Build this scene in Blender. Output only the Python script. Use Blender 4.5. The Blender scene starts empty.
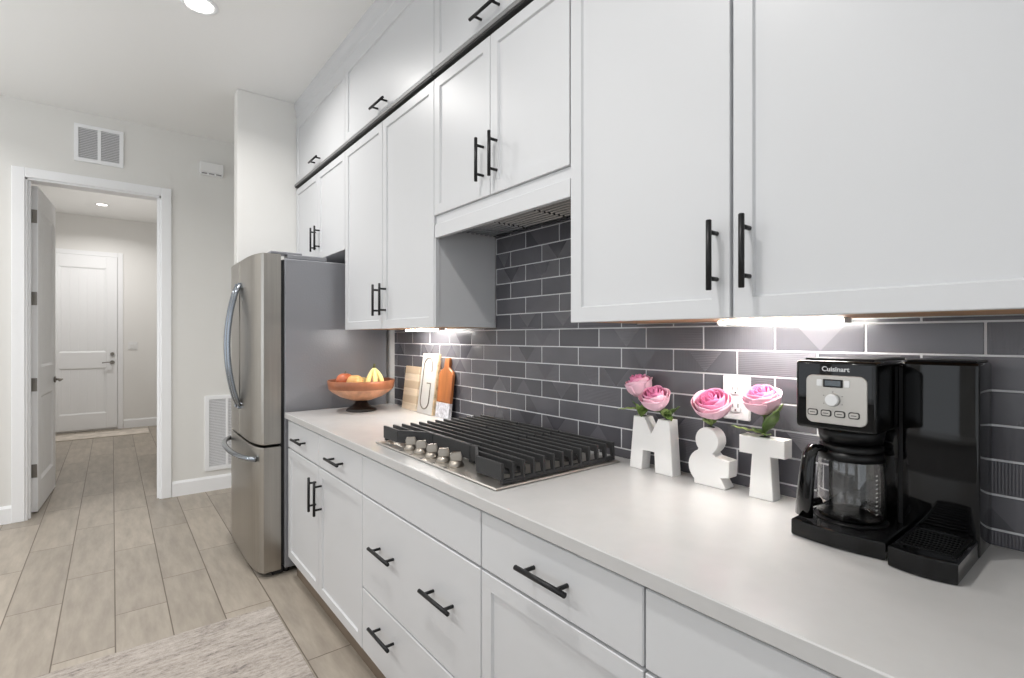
import bpy, bmesh, math, random
from mathutils import Vector, Matrix
random.seed(7)
C = bpy.context.scene.collection
SC = bpy.context.scene

# ------------------------------------------------------------------ camera, world, lights, exposure
F_PX = 508.0
YAW = math.atan(400 / F_PX)
cam_d = bpy.data.cameras.new('camera')
cam_d.sensor_width = 36.0
cam_d.lens = F_PX / 1024 * 36.0
cam_d.shift_y = -0.0017
cam_d.clip_start = 0.02
cam = bpy.data.objects.new('camera', cam_d)
C.objects.link(cam)
cam.location = (0, 0, 1.33)
cam.rotation_euler = (math.pi / 2, 0, -YAW)
SC.camera = cam

world = bpy.data.worlds.new('world')
SC.world = world
world.use_nodes = True
bg = world.node_tree.nodes['Background']
bg.inputs[0].default_value = (0.90, 0.95, 1.0, 1)
bg.inputs[1].default_value = 1.62
SC.view_settings.view_transform = 'Standard'
SC.view_settings.look = 'None'
SC.view_settings.gamma = 1.0
SC.view_settings.use_curve_mapping = False
SC.view_settings.exposure = 0.09
SC.cycles.use_denoising = True
SC.cycles.max_bounces = 8
SC.cycles.diffuse_bounces = 5
SC.cycles.caustics_reflective = False
SC.cycles.caustics_refractive = False
CAN_W = 14.0        # watts of one recessed ceiling light
LED_E = 88.0        # emission of the under-cabinet strips



def area_light(name, loc, size, watts, rot=(0, 0, 0), col=(1, 1, 1)):
    d = bpy.data.lights.new(name, 'AREA')
    d.shape = 'RECTANGLE'
    d.size, d.size_y = size
    d.energy = watts
    d.color = col
    o = bpy.data.objects.new(name, d)
    o.location = loc
    o.rotation_euler = rot
    C.objects.link(o)
    return o


# added unseen upward lamps that brighten the ceiling, living side and hallway
area_light('added_ceiling_fill', (-1.3, 2.4, 2.3), (2.2, 4.5), 10, (math.pi, 0, 0), (.95, .98, 1))
area_light('added_hall_fill', (.1, 7.2, 2.3), (1.0, 2.5), 4, (math.pi, 0, 0), (1, .97, .93))

# ------------------------------------------------------------------ materials
def lin(c):
    return tuple((v / 255 / 12.92) if v / 255 <= 0.04045 else ((v / 255 + 0.055) / 1.055) ** 2.4 for v in c)


def mat(name, rgb, rough=0.5, metal=0.0, bump=0.0, bscale=60.0, var=0.0, vscale=8.0, stretch=(1, 1, 1), spec=0.5, coat=0.0,
        emit=0.0, trans=0.0, bdist=0.002):
    m = bpy.data.materials.new(name)
    m.use_nodes = True
    nt = m.node_tree
    b = nt.nodes['Principled BSDF']
    col = lin(rgb) + (1,)
    b.inputs['Base Color'].default_value = col
    b.inputs['Roughness'].default_value = rough
    b.inputs['Metallic'].default_value = metal
    b.inputs['Specular IOR Level'].default_value = spec
    b.inputs['Coat Weight'].default_value = coat
    b.inputs['Coat Roughness'].default_value = 0.05
    b.inputs['Transmission Weight'].default_value = trans
    if emit:
        b.inputs['Emission Color'].default_value = col
        b.inputs['Emission Strength'].default_value = emit
    if bump or var:
        tc = nt.nodes.new('ShaderNodeTexCoord')
        mp = nt.nodes.new('ShaderNodeMapping')
        mp.inputs['Scale'].default_value = stretch
        nt.links.new(tc.outputs['Object'], mp.inputs['Vector'])
    if bump:
        n = nt.nodes.new('ShaderNodeTexNoise')
        n.inputs['Scale'].default_value = bscale
        n.inputs['Detail'].default_value = 3
        nt.links.new(mp.outputs[0], n.inputs['Vector'])
        bp = nt.nodes.new('ShaderNodeBump')
        bp.inputs['Strength'].default_value = bump
        bp.inputs['Distance'].default_value = bdist
        nt.links.new(n.outputs['Fac'], bp.inputs['Height'])
        nt.links.new(bp.outputs[0], b.inputs['Normal'])
    if var:
        n = nt.nodes.new('ShaderNodeTexNoise')
        n.inputs['Scale'].default_value = vscale
        n.inputs['Detail'].default_value = 4
        nt.links.new(mp.outputs[0], n.inputs['Vector'])
        r = nt.nodes.new('ShaderNodeValToRGB')
        r.color_ramp.elements[0].position = 0.3
        r.color_ramp.elements[1].position = 0.7
        r.color_ramp.elements[0].color = tuple(v * (1 - var) for v in col[:3]) + (1,)
        r.color_ramp.elements[1].color = tuple(min(1, v * (1 + var)) for v in col[:3]) + (1,)
        nt.links.new(n.outputs['Fac'], r.inputs['Fac'])
        nt.links.new(r.outputs[0], b.inputs['Base Color'])
    return m


def math_n(nt, op, a, b=None):
    n = nt.nodes.new('ShaderNodeMath')
    n.operation = op
    for i, v in enumerate((a, b)):
        if v is None:
            continue
        if isinstance(v, (int, float)):
            n.inputs[i].default_value = v
        else:
            nt.links.new(v, n.inputs[i])
    return n.outputs[0]


def mat_floor():
    m = bpy.data.materials.new('wood_look_floor_tile')
    m.use_nodes = True
    nt = m.node_tree
    b = nt.nodes['Principled BSDF']
    tc = nt.nodes.new('ShaderNodeTexCoord')
    sp = nt.nodes.new('ShaderNodeSeparateXYZ')
    nt.links.new(tc.outputs['Object'], sp.inputs[0])
    u = math_n(nt, 'DIVIDE', math_n(nt, 'SUBTRACT', sp.outputs[0], 0.012), 0.2065)
    col = math_n(nt, 'FLOOR', u)
    fu = math_n(nt, 'FRACT', u)
    v = math_n(nt, 'DIVIDE', math_n(nt, 'SUBTRACT', sp.outputs[1], math_n(nt, 'ADD', math_n(nt, 'MULTIPLY', col, 0.3067), 0.32)), 0.92)
    row = math_n(nt, 'FLOOR', v)
    fv = math_n(nt, 'FRACT', v)
    du = math_n(nt, 'MULTIPLY', math_n(nt, 'MINIMUM', fu, math_n(nt, 'SUBTRACT', 1.0, fu)), 0.2065)
    dv = math_n(nt, 'MULTIPLY', math_n(nt, 'MINIMUM', fv, math_n(nt, 'SUBTRACT', 1.0, fv)), 0.92)
    d = math_n(nt, 'MINIMUM', du, dv)
    mr = nt.nodes.new('ShaderNodeMapRange')
    mr.inputs['From Min'].default_value = 0.0016
    mr.inputs['From Max'].default_value = 0.0030
    nt.links.new(d, mr.inputs['Value'])
    cb = nt.nodes.new('ShaderNodeCombineXYZ')
    nt.links.new(col, cb.inputs[0])
    nt.links.new(row, cb.inputs[1])
    wn = nt.nodes.new('ShaderNodeTexWhiteNoise')
    nt.links.new(cb.outputs[0], wn.inputs['Vector'])
    # grain: noise stretched along the plank, shifted for each plank
    va = nt.nodes.new('ShaderNodeVectorMath')
    va.operation = 'MULTIPLY_ADD'
    nt.links.new(wn.outputs['Color'], va.inputs[0])
    va.inputs[1].default_value = (7, 7, 7)
    nt.links.new(tc.outputs['Object'], va.inputs[2])
    mp = nt.nodes.new('ShaderNodeMapping')
    mp.inputs['Scale'].default_value = (9, 1.6, 1)
    nt.links.new(va.outputs[0], mp.inputs['Vector'])
    n = nt.nodes.new('ShaderNodeTexNoise')
    n.inputs['Scale'].default_value = 2.4
    n.inputs['Detail'].default_value = 6
    n.inputs['Roughness'].default_value = 0.62
    nt.links.new(mp.outputs[0], n.inputs['Vector'])
    r = nt.nodes.new('ShaderNodeValToRGB')
    r.color_ramp.elements[0].position = 0.28
    r.color_ramp.elements[1].position = 0.75
    r.color_ramp.elements[0].color = lin(FLOOR_D) + (1,)
    r.color_ramp.elements[1].color = lin(FLOOR_L) + (1,)
    nt.links.new(n.outputs['Fac'], r.inputs['Fac'])
    hs = nt.nodes.new('ShaderNodeHueSaturation')
    nt.links.new(r.outputs[0], hs.inputs['Color'])
    val = math_n(nt, 'ADD', math_n(nt, 'MULTIPLY', wn.outputs['Value'], 0.22), 0.89)
    nt.links.new(val, hs.inputs['Value'])
    mx = nt.nodes.new('ShaderNodeMix')
    mx.data_type = 'RGBA'
    nt.links.new(mr.outputs[0], mx.inputs['Factor'])
    mx.inputs['A'].default_value = lin((104, 93, 82)) + (1,)
    nt.links.new(hs.outputs[0], mx.inputs['B'])
    nt.links.new(mx.outputs['Result'], b.inputs['Base Color'])
    b.inputs['Roughness'].default_value = 0.42
    bp = nt.nodes.new('ShaderNodeBump')
    bp.inputs['Strength'].default_value = 0.5
    bp.inputs['Distance'].default_value = 0.002
    nt.links.new(mr.outputs[0], bp.inputs['Height'])
    nt.links.new(bp.outputs[0], b.inputs['Normal'])
    return m


def mat_rib(name, rgb, axis, rough=0.3):
    """Glazed tile with fine parallel ribs."""
    m = mat(name, rgb, rough, var=0.10, vscale=9)
    nt = m.node_tree
    b = nt.nodes['Principled BSDF']
    tc = nt.nodes.new('ShaderNodeTexCoord')
    w = nt.nodes.new('ShaderNodeTexWave')
    w.bands_direction = axis
    w.inputs['Scale'].default_value = 62
    w.inputs['Distortion'].default_value = 0.4
    w.inputs['Detail'].default_value = 1
    nt.links.new(tc.outputs['Object'], w.inputs['Vector'])
    bp = nt.nodes.new('ShaderNodeBump')
    bp.inputs['Strength'].default_value = 0.4
    bp.inputs['Distance'].default_value = 0.0012
    nt.links.new(w.outputs['Fac'], bp.inputs['Height'])
    nt.links.new(bp.outputs[0], b.inputs['Normal'])
    return m


def mat_rug():
    m = bpy.data.materials.new('distressed_rug_pile')
    m.use_nodes = True
    nt = m.node_tree
    b = nt.nodes['Principled BSDF']
    b.inputs['Roughness'].default_value = 0.95
    tc = nt.nodes.new('ShaderNodeTexCoord')
    fac = None
    for sc, st, wgt in ((2.6, (1.6, 7, 1), 0.38), (9, (2.0, 9, 1), 0.32), (60, (1.0, 1.6, 1), 0.30)):
        mp = nt.nodes.new('ShaderNodeMapping')
        mp.inputs['Scale'].default_value = st
        nt.links.new(tc.outputs['Object'], mp.inputs['Vector'])
        n = nt.nodes.new('ShaderNodeTexNoise')
        n.inputs['Scale'].default_value = sc
        n.inputs['Detail'].default_value = 5
        n.inputs['Roughness'].default_value = 0.7
        nt.links.new(mp.outputs[0], n.inputs['Vector'])
        f = math_n(nt, 'MULTIPLY', n.outputs['Fac'], wgt)
        fac = f if fac is None else math_n(nt, 'ADD', fac, f)
    r = nt.nodes.new('ShaderNodeValToRGB')
    e = r.color_ramp.elements
    e[0].position, e[0].color = 0.38, lin((112, 106, 103)) + (1,)
    e[1].position, e[1].color = 0.60, lin((196, 188, 181)) + (1,)
    k = e.new(0.48)
    k.color = lin((170, 161, 153)) + (1,)
    nt.links.new(fac, r.inputs['Fac'])
    nt.links.new(r.outputs[0], b.inputs['Base Color'])
    n2 = nt.nodes.new('ShaderNodeTexNoise')
    n2.inputs['Scale'].default_value = 260
    nt.links.new(tc.outputs['Object'], n2.inputs['Vector'])
    bp = nt.nodes.new('ShaderNodeBump')
    bp.inputs['Strength'].default_value = 0.5
    bp.inputs['Distance'].default_value = 0.004
    nt.links.new(n2.outputs['Fac'], bp.inputs['Height'])
    nt.links.new(bp.outputs[0], b.inputs['Normal'])
    return m


FLOOR_D, FLOOR_L = (148, 139, 128), (178, 168, 155)
M = {}
M['wall'] = mat('wall_paint', (232, 231, 228), 0.85, bump=0.15, bscale=180)
M['ceiling'] = mat('ceiling_paint', (244, 244, 243), 0.9, bump=0.2, bscale=120)
M['trim'] = mat('white_trim_paint', (248, 249, 251), 0.45)
M['cab'] = mat('white_cabinet_lacquer', (208, 209, 211), 0.38)
M['base_cab'] = M['cab']
M['under'] = mat('raw_wood_cabinet_underside', (202, 160, 122), 0.6, var=0.18, vscale=6, stretch=(8, 1, 1))
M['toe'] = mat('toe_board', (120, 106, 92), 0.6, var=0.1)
M['black'] = mat('matte_black_metal', (24, 24, 26), 0.4, 0.3)
M['rail'] = mat('dark_grey_metal', (132, 132, 132), 0.45, 0.0)
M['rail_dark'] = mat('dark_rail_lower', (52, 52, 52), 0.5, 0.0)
M['quartz'] = mat('white_quartz', (195, 194, 193), 0.2, var=0.025, vscale=14, spec=0.4)
M['grout'] = mat('light_grout', (206, 206, 208), 0.85)
M['tile'] = mat('charcoal_glazed_tile', (94, 93, 98), 0.26, bump=0.25, bscale=14, var=0.10, vscale=7)
M['tile2'] = mat('charcoal_glazed_tile_dark', (82, 81, 86), 0.2, bump=0.2, bscale=14, var=0.08, vscale=7)
M['ribv'] = mat_rib('charcoal_ribbed_tile', (88, 87, 92), 'Y')
M['ribh'] = mat_rib('charcoal_combed_tile', (98, 97, 102), 'Z')
M['steel'] = mat('brushed_stainless', (176, 172, 166), 0.3, 1.0, bump=0.08, bscale=40, var=0.06, vscale=3, stretch=(30, 30, 0.6))
M['steel_handle'] = mat('polished_handle_steel', (150, 156, 164), 0.2, 1.0)
M['steel_top'] = mat('cooktop_stainless', (204, 200, 194), 0.42, 1.0, var=0.05, vscale=20, stretch=(1, 8, 1))
M['fridge_side'] = mat('grey_textured_appliance_steel', (150, 151, 156), 0.22, 0.15, bump=0.55, bscale=110, bdist=0.0016)
M['fridge_dark'] = mat('dark_gasket', (38, 38, 40), 0.6)
M['iron'] = mat('cast_iron', (42, 42, 43), 0.55, 0.0, bump=0.2, bscale=300)
M['knob'] = mat('champagne_metal_knob', (164, 157, 148), 0.3, 1.0)
M['floor'] = mat_floor()
M['rug'] = mat_rug()
M['mat'] = mat('beige_mat', (208, 199, 188), 0.9, var=0.2, vscale=7, bump=0.4, bscale=200)
M['diff'] = mat('lamp_diffuser', (255, 250, 242), 0.5, emit=9.0)
M['led'] = mat('led_diffuser', (255, 252, 247), 0.5, emit=LED_E)
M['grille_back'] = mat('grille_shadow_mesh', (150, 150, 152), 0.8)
M['louvre'] = mat('grey_louvre', (224, 224, 226), 0.6)
M['white_plastic'] = mat('white_plastic', (238, 238, 238), 0.4)
M['slot'] = mat('dark_slot', (40, 38, 36), 0.6)
M['nickel'] = mat('satin_nickel', (150, 146, 140), 0.3, 1.0)
M['bowl_wood'] = mat('acacia_bowl', (204, 150, 116), 0.35, var=0.25, vscale=7, stretch=(3, 3, 1))
M['bowl_dark'] = mat('acacia_bowl_dark_band', (152, 94, 64), 0.35, var=0.35, vscale=9)
M['bowl_foot'] = mat('black_bowl_foot', (26, 22, 21), 0.35)
M['peach'] = mat('peach_skin', (232, 178, 112), 0.5, var=0.3, vscale=9)
M['apple'] = mat('pale_yellow_fruit', (236, 214, 150), 0.4, var=0.1, vscale=9)
M['red_apple'] = mat('red_apple', (200, 110, 72), 0.35, var=0.4, vscale=12)
M['banana'] = mat('banana_skin', (240, 222, 150), 0.5, var=0.1, vscale=20)
M['banana_tip'] = mat('banana_stem', (96, 92, 48), 0.6)
M['board_beige'] = mat('pale_maple', (226, 210, 186), 0.5, var=0.12, vscale=5, stretch=(1, 1, 10))
M['board_strip'] = mat('pale_maple_strip', (204, 184, 156), 0.5, var=0.1, vscale=5)
M['board_white'] = mat('whitewashed_board', (196, 194, 190), 0.5, var=0.03, vscale=12)
M['board_edge'] = mat('rough_wood_edge', (196, 172, 138), 0.7, var=0.35, vscale=40)
M['board_brown'] = mat('orange_brown_acacia', (160, 98, 54), 0.4, var=0.25, vscale=6, stretch=(6, 6, 1))
M['terrazzo'] = mat('blue_patterned_enamel', (206, 206, 212), 0.3, var=0.35, vscale=60)
M['ink'] = mat('grey_brown_paint', (104, 96, 84), 0.6)
M['ceramic'] = mat('white_chalky_ceramic', (240, 239, 237), 0.55, bump=0.15, bscale=90)
M['rose_in'] = mat('deep_pink_petal', (222, 128, 170), 0.55, var=0.15, vscale=30)
M['rose_mid'] = mat('pink_petal', (232, 158, 190), 0.55, var=0.1, vscale=30)
M['rose_out'] = mat('pale_pink_petal', (240, 196, 212), 0.55, var=0.08, vscale=30)
M['leaf'] = mat('rose_leaf', (98, 124, 62), 0.5, var=0.35, vscale=40)
M['leaf2'] = mat('pale_rose_leaf', (150, 172, 100), 0.5, var=0.25, vscale=40)
M['stem'] = mat('rose_stem', (86, 110, 52), 0.55, var=0.2, vscale=30)
M['gloss_black'] = mat('glossy_black_plastic', (7, 7, 8), 0.07, spec=0.38)
M['satin_black'] = mat('satin_black_plastic', (11, 11, 12), 0.35, spec=0.3)
M['panel'] = mat('silver_control_panel', (190, 186, 180), 0.32, 0.7)
M['lcd'] = mat('grey_lcd', (86, 94, 100), 0.2)
M['letter'] = mat('silver_letters', (222, 222, 222), 0.35, 0.3)
M['glass'] = mat('clear_glass', (250, 250, 250), 0.0, trans=1.0)
M['tick'] = mat('pale_print', (200, 200, 200), 0.6)
M['filter'] = mat('hood_filter_steel', (150, 150, 152), 0.3, 1.0)
M['hall_wall'] = mat('hall_wall_paint', (240, 239, 237), 0.85, bump=0.15, bscale=180)


# ------------------------------------------------------------------ mesh helpers
class MB:
    def __init__(s):
        s.bm = bmesh.new()

    def _merge(s, t, mi=0, smooth=False):
        for f in t.faces:
            if mi is not None:
                f.material_index = mi
            if smooth is not None:
                f.smooth = smooth
        me = bpy.data.meshes.new('tmp')
        t.to_mesh(me)
        t.free()
        s.bm.from_mesh(me)
        bpy.data.meshes.remove(me)
        return s

    def box(s, x0, x1, y0, y1, z0, z1, bev=0.0, mi=0, seg=1):
        t = bmesh.new()
        bmesh.ops.create_cube(t, size=1)
        for v in t.verts:
            v.co = Vector(((x0 + x1) / 2 + v.co.x * (x1 - x0), (y0 + y1) / 2 + v.co.y * (y1 - y0), (z0 + z1) / 2 + v.co.z * (z1 - z0)))
        if bev:
            bmesh.ops.bevel(t, geom=list(t.edges), offset=bev, segments=seg, profile=0.5, affect='EDGES')
        return s._merge(t, mi, seg > 1)

    def cyl(s, p0, p1, r, r2=None, seg=16, mi=0, bev=0.0):
        p0, p1 = Vector(p0), Vector(p1)
        d = p1 - p0
        t = bmesh.new()
        bmesh.ops.create_cone(t, cap_ends=True, segments=seg, radius1=r, radius2=r if r2 is None else r2, depth=d.length)
        if bev:
            es = [e for e in t.edges if len(e.link_faces) == 2 and any(len(f.verts) > 4 for f in e.link_faces)]
            bmesh.ops.bevel(t, geom=es, offset=bev, segments=2, affect='EDGES')
        m = Matrix.Translation((p0 + p1) / 2) @ d.to_track_quat('Z', 'Y').to_matrix().to_4x4()
        bmesh.ops.transform(t, matrix=m, verts=t.verts)
        for f in t.faces:
            f.smooth = len(f.verts) <= 4
        return s._merge(t, mi, None)

    def tube(s, pts, r, seg=10, mi=0, rad=None, flat=1.0, up=(0, 0, 1)):
        """Tube along points; rad gives a radius per point; flat squeezes it along up."""
        pts = [Vector(p) for p in pts]
        t = bmesh.new()
        rings = []
        n = len(pts)
        upv = Vector(up)
        for i, p in enumerate(pts):
            d = (pts[min(i + 1, n - 1)] - pts[max(i - 1, 0)]).normalized()
            a = d.cross(upv)
            if a.length < 1e-4:
                a = d.cross(Vector((1, 0, 0)))
            a.normalize()
            b = a.cross(d).normalized()
            rr = rad[i] if rad else r
            rings.append([t.verts.new(p + a * rr * math.cos(q) + b * rr * flat * math.sin(q)) for q in
                          [2 * math.pi * k / seg for k in range(seg)]])
        for i in range(n - 1):
            for k in range(seg):
                t.faces.new((rings[i][k], rings[i][(k + 1) % seg], rings[i + 1][(k + 1) % seg], rings[i + 1][k]))
        t.faces.new(rings[0][::-1])
        t.faces.new(rings[-1])
        bmesh.ops.recalc_face_normals(t, faces=t.faces)
        return s._merge(t, mi, True)

    def lathe(s, prof, c=(0, 0, 0), seg=40, mi=0, mis=None):
        t = bmesh.new()
        rings = []
        for (r, z) in prof:
            if r < 1e-5:
                rings.append([t.verts.new((c[0], c[1], c[2] + z))])
            else:
                rings.append([t.verts.new((c[0] + r * math.cos(2 * math.pi * k / seg), c[1] + r * math.sin(2 * math.pi * k / seg), c[2] + z))
                              for k in range(seg)])
        for i in range(len(rings) - 1):
            a, b = rings[i], rings[i + 1]
            for k in range(seg):
                k2 = (k + 1) % seg
                if len(a) == 1 and len(b) == 1:
                    continue
                if len(a) == 1:
                    f = t.faces.new((a[0], b[k], b[k2]))
                elif len(b) == 1:
                    f = t.faces.new((a[k], b[0], a[k2]))
                else:
                    f = t.faces.new((a[k], b[k], b[k2], a[k2]))
                f.material_index = mis[i] if mis else mi
        bmesh.ops.recalc_face_normals(t, faces=t.faces)
        return s._merge(t, None, True)

    def prism(s, poly, axis, a0, a1, bev=0.0, mi=0, seg=1, smooth=False):
        """Extrude a 2D polygon. axis x: poly is (y,z); y: (x,z); z: (x,y)."""
        t = bmesh.new()

        def p3(p, a):
            return {'x': (a, p[0], p[1]), 'y': (p[0], a, p[1]), 'z': (p[0], p[1], a)}[axis]
        lo = [t.verts.new(p3(p, a0)) for p in poly]
        hi = [t.verts.new(p3(p, a1)) for p in poly]
        n = len(poly)
        f0 = t.faces.new(lo)
        f1 = t.faces.new(hi)
        for i in range(n):
            t.faces.new((lo[i], lo[(i + 1) % n], hi[(i + 1) % n], hi[i]))
        bmesh.ops.recalc_face_normals(t, faces=t.faces)
        if bev:
            es = list({e for e in list(f0.edges) + list(f1.edges)})
            bmesh.ops.bevel(t, geom=es, offset=bev, segments=seg, profile=0.5, affect='EDGES')
        return s._merge(t, mi, smooth)

    def sphere(s, c, r, sc=(1, 1, 1), mi=0, u=20, v=14):
        t = bmesh.new()
        bmesh.ops.create_uvsphere(t, u_segments=u, v_segments=v, radius=r)
        for q in t.verts:
            q.co = Vector((c[0] + q.co.x * sc[0], c[1] + q.co.y * sc[1], c[2] + q.co.z * sc[2]))
        return s._merge(t, mi, True)

    def poly(s, pts, mi=0):
        f = s.bm.faces.new([s.bm.verts.new(p) for p in pts])
        f.material_index = mi
        return s

    def grid(s, fn, nu, nv, mi=0):
        t = bmesh.new()
        g = [[t.verts.new(fn(i / nu, j / nv)) for j in range(nv + 1)] for i in range(nu + 1)]
        for i in range(nu):
            for j in range(nv):
                t.faces.new((g[i][j], g[i + 1][j], g[i + 1][j + 1], g[i][j + 1]))
        return s._merge(t, mi, True)


WM = {}


def world_of(o):
    return WM.get(o.name, Matrix.Identity(4))


def build(mb, name, mats, parent=None, label=None, local=False):
    me = bpy.data.meshes.new(name)
    mb.bm.to_mesh(me)
    mb.bm.free()
    for m in (mats if isinstance(mats, (list, tuple)) else [mats]):
        me.materials.append(M[m] if isinstance(m, str) else m)
    o = bpy.data.objects.new(name, me)
    C.objects.link(o)
    if parent is not None:
        o.parent = parent
        w = world_of(parent)
        WM[o.name] = w
        if not local:
            me.transform(w.inverted())
    if label:
        o['label'] = label
    return o


def tag(o, label, cat, group=None, kind=None):
    o['label'] = label
    o['category'] = cat
    if group:
        o['group'] = group
    if kind:
        o['kind'] = kind
    return o


def thing(name, label, cat, loc=(0, 0, 0), rotz=0.0, group=None, kind=None):
    o = bpy.data.objects.new(name, None)
    o.empty_display_size = 0.05
    C.objects.link(o)
    o.location = loc
    o.rotation_euler = (0, 0, rotz)
    tag(o, label, cat, group, kind)
    WM[o.name] = Matrix.Translation(Vector(loc)) @ Matrix.Rotation(rotz, 4, 'Z')
    return o


def solo(mb, name, mats, label, cat, origin, group=None, kind=None):
    """A thing that is a single mesh with its origin at its base."""
    o = build(mb, name, mats)
    o.data.transform(Matrix.Translation(-Vector(origin)))
    o.location = origin
    return tag(o, label, cat, group, kind)


def copy_tree(o, parent=None):
    c = o.copy()
    C.objects.link(c)
    if parent is not None:
        c.parent = parent
    for ch in list(o.children):
        copy_tree(ch, c)
    return c


def struct(mb, name, mats, label=None, cat=None):
    o = build(mb, name, mats)
    o['kind'] = 'structure'
    if label:
        o['label'] = label
        o['category'] = cat
    return o


# ------------------------------------------------------------------ the room
XW = 1.395       # right wall plane
YF = 5.08        # far wall plane
ZC = 3.05        # ceiling
YS = 3.93        # wall beside the fridge
YH = 9.36        # end of the hallway
XL = -3.6

struct(MB().box(XL - .1, 1.6, -3.2, YH + .3, -0.1, 0), 'floor', 'floor', 'grey-brown wood-look plank tile floor with dark grout lines', 'floor')
struct(MB().box(XL - .1, 1.6, -3.2, YH + .3, ZC, ZC + .1), 'ceiling', 'ceiling', 'plain white ceiling above kitchen and hallway', 'ceiling')
struct(MB().box(XW, XW + .12, -3.2, YF, 0, ZC), 'wall_right', 'wall', 'painted wall behind the cabinets', 'wall')
# left wall of the room with two tall window openings
b = MB()
for y0, y1 in ((-3.2, -2.4), (-0.4, 0.4), (2.2, 2.8), (4.8, YF)):
    b.box(XL - .1, XL, y0, y1, 0, ZC)
for y0, y1 in ((-2.4, -0.4), (0.4, 2.2), (2.8, 4.8)):  # farthest opening is added, unseen, to light the far wall
    b.box(XL - .1, XL, y0, y1, 0, .35)
    b.box(XL - .1, XL, y0, y1, 2.6, ZC)
struct(b, 'wall_left', 'wall', 'painted wall with tall windows, one added for light, opposite the cabinets', 'wall')
# back wall behind the camera with a wide unseen opening shaped to set the light
b = MB()
b.box(XL - .1, -2.9, -3.3, -3.2, 0, ZC)
b.box(-.2, XW + .12, -3.3, -3.2, 0, ZC)
b.box(-2.9, -.2, -3.3, -3.2, 2.5, ZC)
struct(b, 'wall_back', 'wall', 'painted wall behind the camera with a wide opening shaped for light', 'wall')
# far wall with the doorway
DX0, DX1, DZ = -0.495, 0.318, 2.49
b = MB()
b.box(XL - .1, DX0, YF, YF + .12, 0, ZC)
b.box(DX1, XW + .12, YF, YF + .12, 0, ZC)
b.box(DX0, DX1, YF, YF + .12, DZ, ZC)
struct(b, 'wall_far', 'wall', 'off-white wall at the far end with the open doorway', 'wall')
struct(MB().box(.680, XW, YS, YS + .12, 0, ZC, .004), 'wall_fridge', 'wall', 'white wall stub standing beside the fridge up to the ceiling', 'wall')
# hallway
struct(MB().box(-1.4, 1.6, YH, YH + .12, 0, ZC), 'wall_hall_end', 'hall_wall', 'beige wall at the end of the hallway', 'wall')
struct(MB().box(-1.05, -.93, YF + .12, YH, 0, ZC), 'wall_hall_left', 'hall_wall', 'left wall of the hallway behind the open door', 'wall')
struct(MB().box(1.15, 1.27, YF + .12, YH, 0, ZC), 'wall_hall_right', 'hall_wall', 'right wall of the hallway', 'wall')


def base_x(b, x0, x1, y, zt=.125):   # along x, facing -y
    b.prism([(y, 0), (y - .014, 0), (y - .014, zt - .018), (y - .006, zt), (y, zt)], 'x', x0, x1)


b = MB()
base_x(b, XL, DX0 - .07, YF)
struct(b, 'baseboard_far_left', 'trim', 'white baseboard left of the doorway', 'baseboard')
b = MB()
base_x(b, DX1 + .075, XW, YF)
struct(b, 'baseboard_far_right', 'trim', 'white baseboard between the doorway and the fridge', 'baseboard')
b = MB()
base_x(b, .135, 1.15, YH)
struct(b, 'baseboard_hall', 'trim', 'white baseboard at the hallway end right of the far door', 'baseboard')


def casing(x0, x1, zt, y, w=.07, t=.018):
    b = MB()
    b.box(x0 - w, x0, y - t, y, 0, zt + w, .003)
    b.box(x1, x1 + w, y - t, y, 0, zt + w, .003)
    b.box(x0, x1, y - t, y, zt, zt + w, .003)
    return b


b = casing(DX0, DX1, DZ, YF, .070)
b.box(DX0 - .001, DX0 + .012, YF - .004, YF + .125, 0, DZ)          # jamb lining
b.box(DX1 - .012, DX1 + .001, YF - .004, YF + .125, 0, DZ)
b.box(DX0, DX1, YF - .004, YF + .125, DZ - .012, DZ + .001)
b.box(DX0 + .012, DX0 + .026, YF + .03, YF + .06, 0, DZ - .012)
b.box(DX1 - .026, DX1 - .012, YF + .03, YF + .06, 0, DZ - .012)
struct(b, 'trim_1', 'trim', 'white casing and jamb round the near doorway', 'trim')
BX0, BX1, BZ = -.705, .065, 2.49
b = casing(BX0, BX1, BZ, YH, .062)
struct(b, 'trim_2', 'trim', 'white casing round the closed door down the hallway', 'trim')


def panel_door(W, H, T):
    """Two-panel plank door, hinge edge at x=0, faces at y=0 and y=T."""
    b = MB()
    st, tr, br, lr0, lr1 = .125, .17, .215, .865, 1.085
    b.box(0, st, 0, T, 0, H, .002)
    b.box(W - st, W, 0, T, 0, H, .002)
    for z0, z1 in ((0, br), (lr0, lr1), (H - tr, H)):
        b.box(st, W - st, 0, T, z0, z1)
    for z0, z1 in ((br, lr0), (lr1, H - tr)):
        m = .022
        for side in (0, 1):           # sloped moulding round the panel
            yo, yi = (0.001, .011) if side == 0 else (T - .001, T - .011)
            o = [(st, z0), (W - st, z0), (W - st, z1), (st, z1)]
            i = [(st + m, z0 + m), (W - st - m, z0 + m), (W - st - m, z1 - m), (st + m, z1 - m)]
            for k in range(4):
                k2 = (k + 1) % 4
                q = [(o[k][0], yo, o[k][1]), (o[k2][0], yo, o[k2][1]), (i[k2][0], yi, i[k2][1]), (i[k][0], yi, i[k][1])]
                b.poly(q if side == 0 else q[::-1])
        n = 5                          # planks with narrow grooves between them
        x0, x1 = st + m, W - st - m
        wd = (x1 - x0) / n
        b.box(x0 - .01, x1 + .01, .013, T - .013, z0 + m - .01, z1 - m + .01)
        for k in range(n):
            b.box(x0 + k * wd + .0015, x0 + (k + 1) * wd - .0015, .010, T - .010, z0 + m, z1 - m, .0015)
    return b


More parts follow.
